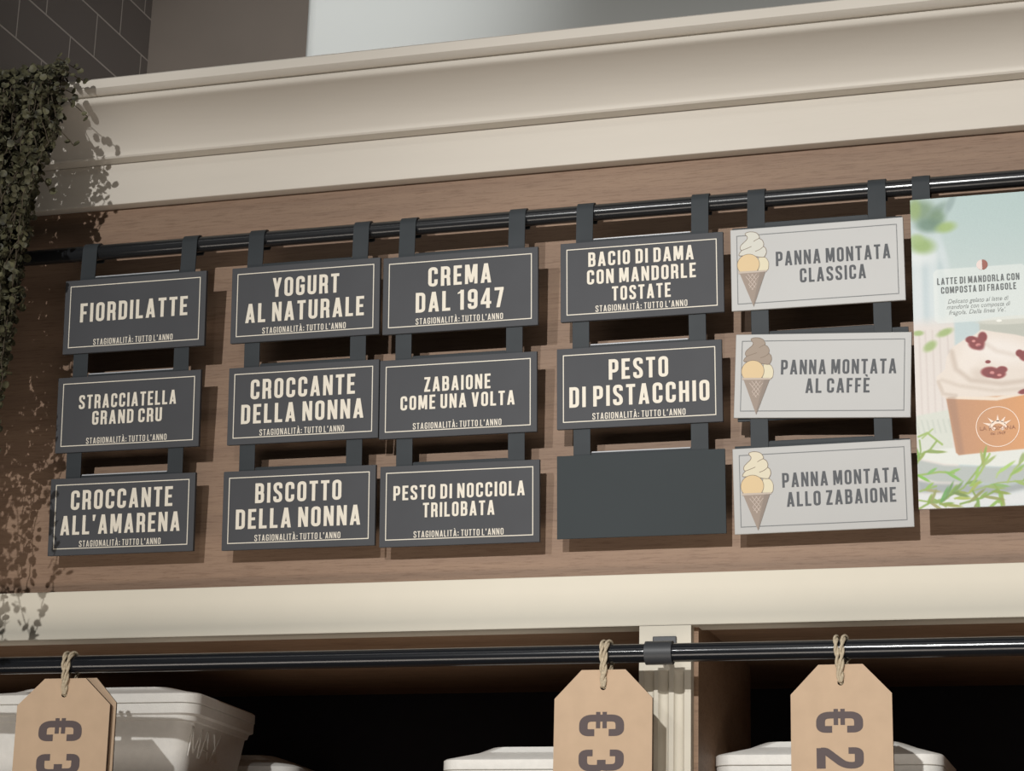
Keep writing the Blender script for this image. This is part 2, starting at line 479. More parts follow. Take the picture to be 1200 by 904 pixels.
# ------------------------------------------------------------------ hanging signs
SUB = "STAGIONALITÀ: TUTTO L'ANNO"
SUBR = (-0.0716, 0.0712, -0.0504, -0.0403)
SIGNS = [
    ('FIORDILATTE', -.5497, 2.6483, 0.0, 1, [("FIORDILATTE", -.0976, .0958, -.0102, .0224)]),
    ('YOGURT AL NATURALE', -.2496, 2.648, 0, 1, [("YOGURT", -.0557, .0585, .0100, .0420), ("AL NATURALE", -.1017, .1014, -.0309, .0012)]),
    ('CREMA DAL 1947', .0104, 2.6458, 0, 1, [("CREMA", -.0517, .0518, .0105, .0423), ("DAL 1947", -.072, .0721, -.0309, .0017)]),
    ('BACIO DI DAMA CON MANDORLE TOSTATE', .3009, 2.647, .0, 1, [("BACIO DI DAMA", -.0827, .0819, .0228, .0459), ("CON MANDORLE", -.0849, .0849, -.0058, .0174), ("TOSTATE", -.0456, .0458, -.0342, -.0114)]),
    ('STRACCIATELLA GRAND CRU', -.5473, 2.4803, 0, 2, [("STRACCIATELLA", -.0875, .0857, .0087, .0322), ("GRAND CRU", -.0624, .0616, -.019, .0042)]),
    ('CROCCANTE DELLA NONNA', -.2436, 2.479, 0, 2, [("CROCCANTE", -.0887, .088, .0096, .0423), ("DELLA NONNA", -.1039, .1028, -.0301, .0016)]),
    ('ZABAIONE COME UNA VOLTA', .0127, 2.4759, 0, 2, [("ZABAIONE", -.0537, .0535, .0089, .0324), ("COME UNA VOLTA", -.0923, .0922, -.0191, .0037)]),
    ('PESTO DI PISTACCHIO', .2986, 2.4768, 0, 2, [("PESTO", -.0458, .0457, .0104, .0424), ("DI PISTACCHIO", -.1074, .1077, -.0302, .0019)]),
    ("CROCCANTE ALL'AMARENA", -.5443, 2.3104, 0, 3, [("CROCCANTE", -.0894, .0893, .0105, .0427), ("ALL'AMARENA", -.1061, .1034, -.0303, .0013)]),
    ('BISCOTTO DELLA NONNA', -.2411, 2.309, 0, 3, [("BISCOTTO", -.0723, .0716, .0104, .0423), ("DELLA NONNA", -.1041, .1034, -.0304, .0013)]),
    ('PESTO DI NOCCIOLA TRILOBATA', .0209, 2.3052, 0, 3, [("PESTO DI NOCCIOLA", -.1051, .1042, .009, .0318), ("TRILOBATA", -.057, .0569, -.0192, .0035)]),
    ('BLANK', .3028, 2.3082, 0, 3, []),
    ('PANNA MONTATA CLASSICA', .5683, 2.6475, 0.0, 1, [("PANNA MONTATA", -.0607, .1089, .0019, .0244), ("CLASSICA", -.0254, .0723, -.0265, -.0043)]),
    ('PANNA MONTATA AL CAFFÈ', .5736, 2.4755, -.047, 2, [("PANNA MONTATA", -.0605, .1077, .0018, .0241), ("AL CAFFÈ", -.0237, .0696, -.0267, -.0046)]),
    ('PANNA MONTATA ALLO ZABAIONE', .5711, 2.3074, .0086, 3, [("PANNA MONTATA", -.0572, .1107, .0023, .0239), ("ALLO ZABAIONE", -.0515, .1052, -.0266, -.0049)]),
]
ART = {'swirl': [(-0.11542, 0.02229), (-0.11462, 0.02719), (-0.11222, 0.02979), (-0.11412, 0.03339), (-0.11312, 0.03789), (-0.10902, 0.04219), (-0.10422, 0.04659), (-0.10282, 0.05079), (-0.10622, 0.05629), (-0.10152, 0.05869), (-0.09442, 0.05849), (-0.08812, 0.05579), (-0.08462, 0.04999), (-0.08502, 0.04769), (-0.08062, 0.04439), (-0.07842, 0.03889), (-0.07882, 0.03469), (-0.07562, 0.03109), (-0.07462, 0.02489), (-0.07652, 0.02009), (-0.07892, 0.01759), (-0.08522, 0.01809), (-0.09142, 0.01959), (-0.10092, 0.02199)],
       'lines': [[(-0.08502, 0.04759), (-0.08942, 0.04589), (-0.09372, 0.04329)], [(-0.07842, 0.03459), (-0.08432, 0.02979), (-0.09142, 0.02749)], [(-0.09692, 0.03569), (-0.10482, 0.03269), (-0.11252, 0.03029)]],
       'back_scoop': [(-0.08592, 0.01839), (-0.07892, 0.01759), (-0.07502, 0.01549), (-0.07202, 0.00989), (-0.07162, 0.00409), (-0.07402, -0.00361), (-0.08772, -0.00291)],
       'front_scoop': [(-0.10222 + 0.0168 * math.cos(t), 0.0072 + 0.0166 * math.sin(t)) for t in [(-0.72 + (math.pi + 1.44) * k / 29) for k in range(30)]],
       'rim': [(-0.11802, -0.00281), (-0.07432, -0.00341), (-0.07482, -0.00591), (-0.11742, -0.00601)],
       'cone': [(-0.11552, -0.00601), (-0.07672, -0.00571), (-0.09542, -0.05941)], 'cone_side': [(-0.08502, -0.00591), (-0.07672, -0.00571), (-0.09542, -0.05941), (-0.0962, -0.0570)]}
INK = {'line': mat('cone_outline_ink', (128, 112, 94), .6), 'whip_white': mat('whip_white_ink', (206, 204, 193), .6), 'whip_coffee': mat('whip_coffee_ink', (156, 140, 125), .6),
       'whip_cream': mat('whip_cream_ink', (216, 207, 182), .6), 'scoop': mat('scoop_apricot_ink', (216, 190, 146), .6), 'scoop2': mat('scoop_pale_ink', (218, 209, 180), .6),
       'cone': mat('cone_ink', (152, 136, 123), .6), 'cone2': mat('cone_dark_ink', (138, 124, 113), .6), 'rim': mat('cone_rim_ink', (190, 176, 162), .6), 'waffle': mat('waffle_ink', (214, 198, 186), .6)}


def smooth_loop(p, n=4):
    out = []; N = len(p)
    for i in range(N):
        a, b, c, d = (Vector(p[(i + k - 1) % N]) for k in range(4))
        for k in range(n):
            t = k / n
            q = 0.5 * ((2 * b) + (c - a) * t + (2 * a - 5 * b + 4 * c - d) * t * t + (3 * b - a - 3 * c + d) * t ** 3)
            out.append((q.x, q.y))
    return out


def tri_fill(mb_pts, y):
    """concave outline -> triangles facing -y"""
    from mathutils.geometry import tessellate_polygon
    tris = tessellate_polygon([[Vector((p[0], p[1], 0)) for p in mb_pts]])
    return [[mb_pts[i] for i in t] for t in tris]


def cone_print(parent, whip):
    y = -0.0003
    g = MB(); slots = []
    def put(polys, m, dy):
        k0 = len(g.f)
        for q in polys: g.flat(list(q), y - dy)
        slots.extend([m] * (len(g.f) - k0))
    order = ['line', whip, 'scoop', 'scoop2', 'cone', 'cone2', 'rim', 'waffle']
    sw = smooth_loop(ART['swirl']); bs = smooth_loop(ART['back_scoop'])
    put(tri_fill(bs, y), 'scoop2', 0.0001); put(stroke(bs, 0.0007, True), 'line', 0.0002)
    put(tri_fill(sw, y), whip, 0.0003); put(stroke(sw, 0.0009, True), 'line', 0.0004)
    for l in ART['lines']: put(stroke(fillet(l, .004), 0.0009), 'line', 0.0004)
    fs = ART['front_scoop']
    put(tri_fill(fs, y), 'scoop', 0.0005); put(stroke(fs, 0.0007), 'line', 0.0006)
    put([ART['cone']], 'cone', 0.0007); put([ART['cone_side']], 'cone2', 0.0008); put([ART['rim']], 'rim', 0.0008)
    A = Vector((-0.1072, -0.0095)); ex = Vector((0.0185, 0)); ez = Vector((0, -0.026))
    for k in range(4):
        for s in (1, -1):
            c = -0.0965 + (k - 1.5) * 0.0056
            pts = []
            for q in (-1, 1):
                xx = c + q * s * 0.0095; zz = -0.0205 + q * 0.0125
                pts.append((xx, zz))
            # keep the lines within the cone
            mid = []
            for q in range(9):
                xx = pts[0][0] + (pts[1][0] - pts[0][0]) * q / 8; zz = pts[0][1] + (pts[1][1] - pts[0][1]) * q / 8
                hw = 0.0165 * (zz + 0.0565) / 0.05
                if abs(xx + 0.0965) < hw - 0.004: mid.append((xx, zz))
            if len(mid) > 1: put(stroke([mid[0], mid[-1]], 0.0006), 'waffle', 0.0012)
    o = g.build('ice_cream_print', [INK[k] for k in order], parent)
    for p, s in zip(o.data.polygons, slots): p.material_index = order.index(s)
    return o


def hook_profile(front, back_drop, t=0.0022):
    """strap section in yz, relative to the rail centre: up the front, over the tube, down the back"""
    ro = rr + 0.0006; cen = []
    cen.append((-ro - t / 2, -front))
    for k in range(13):
        a = math.pi - k / 12 * math.pi
        cen.append(((ro + t / 2) * math.cos(a), (ro + t / 2) * math.sin(a)))
    cen.append((ro + t / 2, -back_drop)); cen.append((ro - 0.003, -back_drop - 0.006))
    L_, R2 = [], []
    for i, p in enumerate(cen):
        a = Vector(cen[max(0, i - 1)]); b = Vector(cen[min(len(cen) - 1, i + 1)])
        d = (b - a).normalized(); nrm = Vector((-d.y, d.x))
        L_.append(tuple(Vector(p) + nrm * t / 2)); R2.append(tuple(Vector(p) - nrm * t / 2))
    return L_, R2


def hook_strap(cx, w, zbot, parent, root_loc, name='strap'):
    """strap that hooks over the sign rail, given in world coordinates"""
    L_, R2 = hook_profile(rz - zbot, 0.008)
    m = MB(); n = len(L_)
    vs = []
    for x in (cx - w / 2, cx + w / 2):
        for q in L_ + R2: vs.append((x, ry + q[0], rz + q[1]))
    k = 2 * n; fs = []
    for i in range(n - 1):
        fs.append((i, i + 1, k + i + 1, k + i)); fs.append((n + i, k + n + i, k + n + i + 1, n + i + 1))
        fs.append((i, n + i, n + i + 1, i + 1)); fs.append((k + i, k + i + 1, k + n + i + 1, k + n + i))
    fs.append((0, k, k + n, n)); fs.append((n - 1, 2 * n - 1, k + 2 * n - 1, k + n - 1))
    m.add(vs, fs)
    o = m.build(name, M['steel'], None, bevel=0.0)
    bm = bmesh.new(); bm.from_mesh(o.data); bmesh.ops.recalc_face_normals(bm, faces=bm.faces); bm.to_mesh(o.data); bm.free()
    for p in o.data.polygons: p.use_smooth = True
    o.data.set_sharp_from_angle(angle=math.radians(40))
    o.parent = parent
    o.matrix_parent_inverse = parent.matrix_world.inverted()
    return o


KEY = {1: 'top row', 2: 'middle row', 3: 'bottom row'}
for key, cx, cz, rot, row, lines in SIGNS:
    yy = plane_y(cz)
    k = (yy + 2.9905) / (2.9405)
    x = 1.0 + (cx - 1.0) * k; z = 1.6 + (cz - 1.6) * k
    white = key.startswith('PANNA'); blank = key == 'BLANK'
    if blank: lab = 'blank dark grey hanging plate without lettering under the PESTO DI PISTACCHIO sign'
    elif white: lab = 'white hanging sign with ice cream cone lettered ' + key + ' in grey'
    else: lab = 'dark slate hanging sign lettered ' + key + ' in ivory capitals'
    sz = 0.982
    root = empty('hanging_sign', (x, yy, z), lab, 'sign', 'signs hanging in chains from the black rail', rot=(math.atan(LEAN), 0, 0))
    bpy.context.view_layer.update()
    W, H = (0.258 * k, 0.1285 * k * sz) if white else (0.2545 * k, 0.127 * k * sz)
    bw, bh = 0.2535 * k, 0.1265 * k * sz
    # back plate (the carrier) and its raised lip between the straps
    if blank:
        W, H = 0.2555 * k, 0.1275 * k * sz
        MB().box(-W / 2, W / 2, 0, 0.003, -H / 2, H / 2).build('back_plate', M['blank'], root, bevel=0.0008)
    else:
        MB().box(-bw / 2, bw / 2, 0.0052, 0.008, -bh / 2, bh / 2 + (0.0045 if white else 0.001)).build('back_plate', M['steel'], root, bevel=0.0006)
        pn = MB().box(-W / 2, W / 2, 0, 0.005, -H / 2, H / 2).build('sign_panel', M['white'] if white else M['slate'], root, bevel=0.0009)
        if rot: pn.rotation_euler = (0, -rot, 0)
        bd = MB()
        fw, fh, ft = (0.2395, 0.1085, 0.0012) if white else (0.235, 0.1064, 0.0014)
        for q in frame_polys(fw * k, fh * k * sz, ft): bd.flat(q, -0.0003)
        bd.build('border_line', M['thin_ink'] if white else M['ivory_ink'], pn)
        for nm, rows in (('flavour_lettering', lines), ('season_lettering', [] if white else [(SUB, *SUBR)])):
            if not rows: continue
            le = MB()
            for t, a, b, c, d in rows:
                thin = (0.165, 0.125) if nm == 'season_lettering' else (0.145, T)
                for q in text_polys(t, a * k, b * k, c * k * sz, d * k * sz, *thin): le.flat(q, -0.0004)
            le.build(nm, M['grey_ink'] if white else M['ivory_ink'], pn)
        if white:
            whip = 'whip_white' if 'CLASSICA' in key else 'whip_coffee' if 'CAFF' in key else 'whip_cream'
            cp = cone_print(pn, whip)
            cp.scale = (k, 1, k * sz)
            if 'ZABAIONE' in key: cp.location = (0.0012, 0, -0.0006)
    bright = cx < -0.4 or 'PESTO DI P' in key or 'BACIO' in key or blank  # signs whose lip edge gets the painted glint
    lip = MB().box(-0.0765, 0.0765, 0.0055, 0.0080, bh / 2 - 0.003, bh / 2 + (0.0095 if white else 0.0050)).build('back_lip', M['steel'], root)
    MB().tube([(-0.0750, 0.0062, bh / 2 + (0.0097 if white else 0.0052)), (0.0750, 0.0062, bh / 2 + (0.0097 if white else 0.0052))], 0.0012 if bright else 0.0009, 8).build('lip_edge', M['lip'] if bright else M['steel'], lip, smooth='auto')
    sw = 0.0262
    for s in (-0.0898, 0.0898):
        if row == 1:
            hook_strap(x + s, sw, z + H / 2 - 0.022, root, (x, yy, z))
        else:
            MB().box(s - sw / 2, s + sw / 2, 0.0030, 0.0051, bh / 2 - 0.004, bh / 2 + 0.0445 + 0.0).build('strap', M['steel'], root, bevel=0.0005)

# ------------------------------------------------------------------ poster (a printed board)
PX, PZ, PW, PH = 0.7079, 2.7374, 0.2122, 0.4678
py = -0.0820
kp = (py + 2.9905) / 2.9405
pos = empty('poster', (1 + (PX - 1) * kp, py, 1.6 + (PZ - 1.6) * kp), 'printed poster of a strawberry topped gelato cup hanging right of the white signs', 'poster')
bpy.context.view_layer.update()
PW *= kp; PH *= kp


def srgb_lin(a):
    return np.where(a <= 0.04045, a / 12.92, ((a + 0.055) / 1.055) ** 2.4)


def paint_print(u, v):
    """the picture printed on the poster: u 0..1 left to right, v 0..1 top to bottom"""
    X = u * 168.0; Y = v * 362.0                            # picture units
    c = np.empty(u.shape + (3,))
    rng = np.random.default_rng(3)

    def sm(a, b, x): 
        t = np.clip((x - a) / (b - a), 0, 1); return t * t * (3 - 2 * t)

    def put(mask, col):
        m = np.clip(mask, 0, 1)[..., None]; c[...] = c * (1 - m) + np.array(col) / 255 * m

    def ell(cx, cy, rx, ry, ang=0, soft=0.15):
        a = math.radians(ang); dx = X - cx; dy = Y - cy
        p = (dx * math.cos(a) + dy * math.sin(a)) / rx; q = (-dx * math.sin(a) + dy * math.cos(a)) / ry
        return 1 - sm(1 - soft, 1 + soft, np.sqrt(p * p + q * q))

    def line(pts, w, soft=0.6):
        best = np.full(u.shape, 1e9)
        for (x0, y0), (x1, y1) in zip(pts, pts[1:]):
            dx, dy = x1 - x0, y1 - y0; t = np.clip(((X - x0) * dx + (Y - y0) * dy) / (dx * dx + dy * dy + 1e-9), 0, 1)
            best = np.minimum(best, np.hypot(X - x0 - t * dx, Y - y0 - t * dy))
        return 1 - sm(w - soft, w + soft, best)

    def poly(pts, soft=0.8):
        inside = np.zeros(u.shape, bool); best = np.full(u.shape, 1e9)
        n = len(pts)
        for i in range(n):
            x0, y0 = pts[i]; x1, y1 = pts[(i + 1) % n]
            cond = ((y0 > Y) != (y1 > Y)) & (X < (x1 - x0) * (Y - y0) / (y1 - y0 + 1e-12) + x0)
            inside ^= cond
            dx, dy = x1 - x0, y1 - y0; t = np.clip(((X - x0) * dx + (Y - y0) * dy) / (dx * dx + dy * dy + 1e-9), 0, 1)
            best = np.minimum(best, np.hypot(X - x0 - t * dx, Y - y0 - t * dy))
        sd = np.where(inside, -best, best)
        return 1 - sm(-soft, soft, sd)

    # pale blue-green backdrop
    g = sm(0, 150, Y)[..., None]
    c[...] = (np.array((184, 202, 200)) * (1 - g) + np.array((200, 210, 208)) * g) / 255
    put(sm(60, 0, X) * 0.35, (214, 222, 224))
    # folds of the cloth at the left, blurred glass
    for x, w, col in ((6, 6, (222, 227, 230)), (16, 4, (196, 208, 212)), (24, 6, (216, 224, 226)), (33, 4, (188, 203, 206))):
        put(ell(x, 115, w, 62, 0, 0.7) * 0.75, col)
    put(ell(8, 70, 20, 9, 0, .8) * .8, (228, 232, 232)); put(ell(36, 70, 4, 30, -12, .8) * .6, (216, 224, 226))
    # blurred leaves
    for a in ((13, 14, 16, 12, 20, (118, 142, 112)), (31, 14, 13, 5, -35, (140, 160, 150)), (30, 24, 9, 10, 30, (112, 138, 110)), (20, 32, 14, 8, 10, (100, 128, 110)), (5, 12, 7, 12, 0, (150, 172, 116)),
              (40, 36, 11, 6, -8, (158, 182, 112)), (46, 8, 4, 12, 25, (150, 168, 166)), (12, 56, 14, 9, 12, (146, 172, 104)), (6, 48, 8, 6, 0, (164, 186, 130))):
        put(ell(a[0], a[1], a[2], a[3], a[4], 0.6) * 0.85, a[5])
    # white boards low at the left
    put(sm(138, 156, Y) * (1 - sm(44, 48, X)) * 0.95, (226, 218, 212))
    put(sm(138, 156, Y) * sm(44, 48, X) * 0.5, (186, 204, 208))
    for x in (6, 13, 21, 29, 38): put(line([(x, 158), (x + 1, 256)], 1.0, 1.2) * 0.35, (196, 184, 178))
    for a in ((5, 160, 6, 3, 0), (18, 176, 8, 5, -35), (35, 161, 9, 4, -20)):
        put(ell(*a, 0.5) * 0.85, (152, 176, 110))
    # grey pot behind the cup
    put(poly([(74, 152), (169, 150), (169, 176), (74, 172)], 1.5), (186, 188, 178)); put(ell(113, 151, 40, 5, 0, .2), (206, 206, 196)); put(ell(96, 151, 3, 1.5), (244, 244, 236))
    # fluted plate behind
    put(poly([(0, 256), (40, 250), (40, 300), (0, 302)], 1.5) * .9, (212, 216, 206))
    for x in range(0, 44, 6): put(line([(x, 262), (x + 3, 276)], 1.0, 1.0) * .5, (188, 194, 184))
    # plate under the cup
    put(poly([(0, 296), (169, 290), (169, 312), (90, 318), (30, 312), (0, 304)], 1.5), (226, 228, 222))
    put(poly([(0, 306), (30, 314), (92, 319), (169, 311), (169, 322), (100, 338), (20, 332), (0, 326)], 2), (178, 184, 180))
    put(poly([(0, 330), (20, 334), (100, 339), (169, 324), (169, 336), (90, 350), (0, 344)], 3), (158, 164, 164))
    put(poly([(0, 344), (90, 350), (169, 334), (169, 362), (0, 362)], 4), (220, 222, 222))
    # paper cup
    t = np.clip((X - 36) / 120, 0, 1)[..., None]
    cupc = (np.array((186, 142, 112)) * (1 - t) + np.array((232, 172, 120)) * t) / 255
    m = poly([(34, 236), (150, 231), (141, 298), (46, 303), (43, 300)], 0.9)[..., None]; c[...] = c * (1 - m) + cupc * m
    put(poly([(33, 233), (90, 239), (151, 229), (151, 233), (90, 243), (34, 238)], 0.8), (236, 222, 206))
    put(poly([(34, 231), (44, 231), (52, 302), (46, 303)], 2.5) * .35, (140, 108, 90))
    Y = Y - 8
    # gelato swirl
    ice = [(30, 228), (25, 214), (24, 204), (34, 196), (36, 182), (44, 170), (56, 163), (68, 158), (76, 152), (92, 156), (112, 160), (132, 166), (146, 180), (153, 198), (154, 222), (118, 230), (76, 230), (46, 228)]
    put(poly(ice, 1.0), (230, 220, 210))
    put(ell(96, 178, 34, 14, 12, .6) * .8, (240, 234, 228)); put(ell(60, 188, 12, 20, 20, .6) * .7, (238, 230, 222))
    put(line([(42, 176), (46, 196), (62, 210), (96, 216), (124, 214)], 2.6, 3) * .55, (188, 172, 158))
    put(line([(30, 208), (50, 216), (90, 224), (140, 222)], 2.0, 2.5) * .45, (196, 182, 168))
    put(line([(76, 166), (92, 178), (112, 184), (140, 182)], 2.2, 3) * .4, (200, 186, 174))
    put(line([(26, 210), (31, 224), (45, 227)], 2.0, 2.0) * .5, (190, 174, 160)); put(ell(72, 204, 10, 6, 30, .7) * .5, (206, 192, 180))
    # berries
    for a in ((70, 168, 9, 7, 10), (64, 163, 6, 4, 0), (77, 161, 5, 6, 0), (84, 202, 10, 6, 5), (92, 205, 9, 5, 0), (97, 200, 6, 4, 0), (124, 186, 8, 6, 20), (117, 182, 4, 4, 0), (122, 226, 8, 3, -10), (82, 190, 3, 2, 0)):
        put(ell(*a, 0.25), (126, 42, 42))
    for a in ((72, 170, 3, 2, 0), (86, 203, 2.5, 2, 0), (67, 165, 2, 1.5, 0), (94, 206, 2.5, 1.5, 0), (124, 188, 2, 1.5, 0)): put(ell(*a, 0.4), (212, 150, 146))
    for a in ((74, 173, 4, 3, 0), (84, 206, 4, 2, 0), (126, 189, 3, 3, 0)): put(ell(*a, 0.6) * .7, (112, 32, 38))
    Y = Y + 8
    # herb sprigs in front
    H = [([(0, 352), (20, 356), (50, 340), (78, 306)], 2.0, (150, 178, 92)), ([(58, 338), (70, 322), (80, 303)], 2.6, (172, 198, 110)), ([(0, 324), (24, 321), (40, 323)], 2.6, (160, 190, 104)),
         ([(2, 280), (12, 276), (28, 290)], 2.6, (166, 192, 112)), ([(4, 300), (14, 296), (22, 286)], 2.4, (150, 178, 96)), ([(0, 310), (4, 296), (3, 284)], 2.0, (140, 170, 90)), ([(6, 282), (18, 272)], 1.8, (172, 196, 116)),
         ([(40, 352), (60, 344), (88, 336), (130, 334), (152, 330)], 1.6, (164, 186, 108)), ([(98, 336), (106, 322), (116, 312)], 2.2, (176, 200, 118)), ([(112, 336), (132, 346), (152, 350)], 2.2, (168, 192, 116)),
         ([(60, 344), (66, 356), (62, 361)], 2.4, (140, 166, 84)), ([(84, 338), (92, 350), (88, 358)], 2.2, (150, 176, 92)), ([(24, 356), (34, 348), (44, 344)], 2.8, (128, 158, 76)), ([(2, 342), (20, 337)], 2.4, (158, 186, 108)), ([(46, 358), (70, 352), (86, 344)], 2.6, (136, 166, 80)),
         ([(0, 362), (18, 352), (30, 360)], 2.6, (146, 174, 88)), ([(120, 356), (140, 352), (152, 342)], 2.4, (170, 192, 120)), ([(86, 330), (92, 320)], 2.0, (190, 208, 150))]
    r9 = random.Random(5)
    for pts, w, col in H:
        put(line(pts, w * .45, 0.7) * .9, tuple(v - 14 for v in col))
        for (x0, y0), (x1, y1) in zip(pts, pts[1:]):
            for q in range(2):
                t = r9.random(); bx = x0 + (x1 - x0) * t; by = y0 + (y1 - y0) * t
                ang = math.degrees(math.atan2(y1 - y0, x1 - x0)) + r9.choice((-38, -25, 25, 38)); L = r9.uniform(6, 12)
                if by < 292: continue
                put(ell(bx + L * .8 * math.cos(math.radians(ang)), by + L * .8 * math.sin(math.radians(ang)), L, 1.7, ang, .35) * .9, tuple(v - 14 + r9.randint(-20, 14) for v in col))
    # card with the text
    put(poly([(24, 90), (28, 86), (124, 86), (128, 90), (128, 146), (124, 150), (28, 150), (24, 146)], 0.8) * 0.62, (232, 236, 232))
    c[...] = np.clip(c + rng.normal(0, 0.006, u.shape)[..., None], 0, 1)
    return c


NX, NY = 220, 520
uu, vv = np.meshgrid(np.linspace(0, 1, NX + 1), np.linspace(0, 1, NY + 1))
cols = srgb_lin(paint_print(uu, vv))
verts = np.stack([uu * PW, np.zeros_like(uu), -vv * PH], -1).reshape(-1, 3)
idx = (np.arange(NY)[:, None] * (NX + 1) + np.arange(NX)[None]).reshape(-1)
faces = np.stack([idx, idx + NX + 1, idx + NX + 2, idx + 1], -1)
me = bpy.data.meshes.new('picture')
me.from_pydata(verts.tolist(), [], faces.tolist())
at = me.color_attributes.new('print', 'FLOAT_COLOR', 'POINT')
at.data.foreach_set('color', np.concatenate([cols.reshape(-1, 3), np.ones((len(verts), 1))], 1).astype(np.float32).ravel())
pm = bpy.data.materials.new('poster_print'); pm.use_nodes = True
an = pm.node_tree.nodes.new('ShaderNodeVertexColor'); an.layer_name = 'print'
hs = pm.node_tree.nodes.new('ShaderNodeHueSaturation'); hs.inputs['Value'].default_value = 0.9; hs.inputs['Saturation'].default_value = 1.15
pm.node_tree.links.new(an.outputs[0], hs.inputs['Color'])
pm.node_tree.links.new(hs.outputs[0], pm.node_tree.nodes['Principled BSDF'].inputs['Base Color'])
pm.node_tree.nodes['Principled BSDF'].inputs['Roughness'].default_value = 0.5
me.materials.append(pm)
po = bpy.data.objects.new('picture', me); COL.objects.link(po); po.parent = pos; po.location = (0, -0.0003, 0)
MB().box(0, PW, 0, 0.005, -PH, 0).build('board', M['white'], pos)
hl = MB()
for t, a, b, c, d in (("LATTE DI MANDORLA CON", .0356, .1523, -.1351, -.1248), ("COMPOSTA DI FRAGOLE", .0408, .1473, -.149, -.1389)):
    for q in text_polys(t, a * kp, b * kp, c * kp, d * kp): hl.flat(q, -0.0008)
hl.build('heading', mat('poster_heading_ink', (104, 108, 108), .6), pos)


def font_text(lines, name, m, parent, y, shear=0.3):
    mb = MB()
    for t, a, b, c, d in lines:
        cu = bpy.data.curves.new('t', 'FONT'); cu.body = t; cu.shear = shear; cu.size = 1
        ob = bpy.data.objects.new('t', cu); COL.objects.link(ob); bpy.context.view_layer.update()
        ms = ob.evaluated_get(bpy.context.evaluated_depsgraph_get()).to_mesh()
        vs = [v.co.copy() for v in ms.vertices]; fs = [tuple(p.vertices) for p in ms.polygons]
        x0 = min(v.x for v in vs); x1 = max(v.x for v in vs)
        sx = (b - a) / (x1 - x0); szz = (d - c) / 0.70
        mb.add([(a + (v.x - x0) * sx, y, c + v.y * szz) for v in vs], fs)
        ob.evaluated_get(bpy.context.evaluated_depsgraph_get()).to_mesh_clear()
        bpy.data.objects.remove(ob); bpy.data.curves.remove(cu)
    return mb.build(name, m, parent)


font_text([(t, a * kp, b * kp, c * kp, d * kp) for t, a, b, c, d in (("Delicato gelato al latte di", .05, .1361, -.1646, -.1580), ("mandorla con composta di", .0482, .1382, -.1731, -.1665), ("fragola. Dalla linea Ve'.", .051, .1312, -.1818, -.1752))],
          'small_text', mat('poster_text_ink', (150, 154, 152), .6), pos, -0.0008)
# round cup emblem: ring, rising sun, two lines of lettering
ex, ez, er = 0.1135 * kp, -0.3525 * kp, 0.0298 * kp
em = MB()
for q in stroke([(ex + er * math.cos(2 * math.pi * k / 48), ez + er * 0.98 * math.sin(2 * math.pi * k / 48)) for k in range(48)], 0.0011, True): em.flat(q, -0.0008)
sx0, sz0 = ex + 0.0005, ez - 0.0008
for a, l in ((155, .0105), (125, .0112), (90, .0118), (62, .0112), (35, .0100)):
    a = math.radians(a); d = Vector((math.cos(a) * 1.15, math.sin(a) * .85)); nn = Vector((-math.sin(a), math.cos(a)))
    p0 = Vector((sx0, sz0)) + d * 0.0098; p1 = Vector((sx0, sz0)) + d * (0.0098 + l)
    em.flat([tuple(p0 + nn * .0022), tuple(p0 - nn * .0022), tuple(p1)], -0.0008)
arc = [(sx0 + .0098 * math.cos(t), sz0 - .001 + .0085 * math.sin(t)) for t in [math.pi * k / 16 for k in range(17)]]
for q in stroke(arc, 0.0042): em.flat(q, -0.0008)
for dx in (-.006, .006):
    em.flat([(sx0 + dx + .0026 * math.cos(2 * math.pi * k / 14), sz0 - .0022 + .0026 * math.sin(2 * math.pi * k / 14)) for k in range(14)], -0.0009)
em.build('emblem', mat('emblem_white_ink', (246, 224, 206), .6), pos)
font_text([("LA ROMANA", ex - .0245, ex + .0245, ez - .0045, ez + .0010), ("dal 1947", ex - .0105, ex + .0105, ez - .0115, ez - .0075)], 'emblem_lettering', mat('emblem_brown_ink', (168, 118, 90), .6), pos, -0.0011, 0)
hd = MB(); ccx, ccz, cr_ = 0.1005 * kp, -0.1085 * kp, 0.0078
half = lambda s: [(ccx + s * .0002 + cr_ * math.cos(t) * s, ccz + cr_ * math.sin(t)) for t in [-math.pi / 2 + math.pi * k / 14 for k in range(15)]]
hd.flat(half(1), -0.0009); hd.flat(half(-1), -0.0009)
ho = hd.build('round_badge', [mat('badge_brown_ink', (156, 96, 84), .6), mat('badge_pink_ink', (232, 214, 208), .6)], pos)
ho.data.polygons[1].material_index = 1
for xx in (0.0152, PW - 0.0152):
    hook_strap(pos.location.x + xx, 0.0258, pos.location.z - 0.022, pos, None)

# ------------------------------------------------------------------ lower rail
lr = empty('tag_rail', (0.34, -0.105, 2.0634), 'glossy black tube rail in front of the open shelves carrying the price tags', 'rail')
MB().tube([(-1.7 + 3.6 * i / 20, 0, 0) for i in range(21)], 0.0133, 24).build('tube', M['rail'], lr, smooth='auto')
def rail_holder(bx):
    cb = MB().tube([(bx - 0.0195, 0, 0), (bx + 0.0195, 0, 0)], 0.0168, 24)
    cb.tube([(bx, 0.010, 0), (bx - 0.010, 0.082, 0.016)], 0.008, 14)
    hb = cb.build('rail_holder', M['bracket'], lr, smooth='auto')
    MB().box(bx - 0.0285, bx + 0.0065, 0.0785, 0.0838, 0.004, 0.037).build('holder_plate', M['bracket'], hb, bevel=0.0012)
rail_holder(0.006)


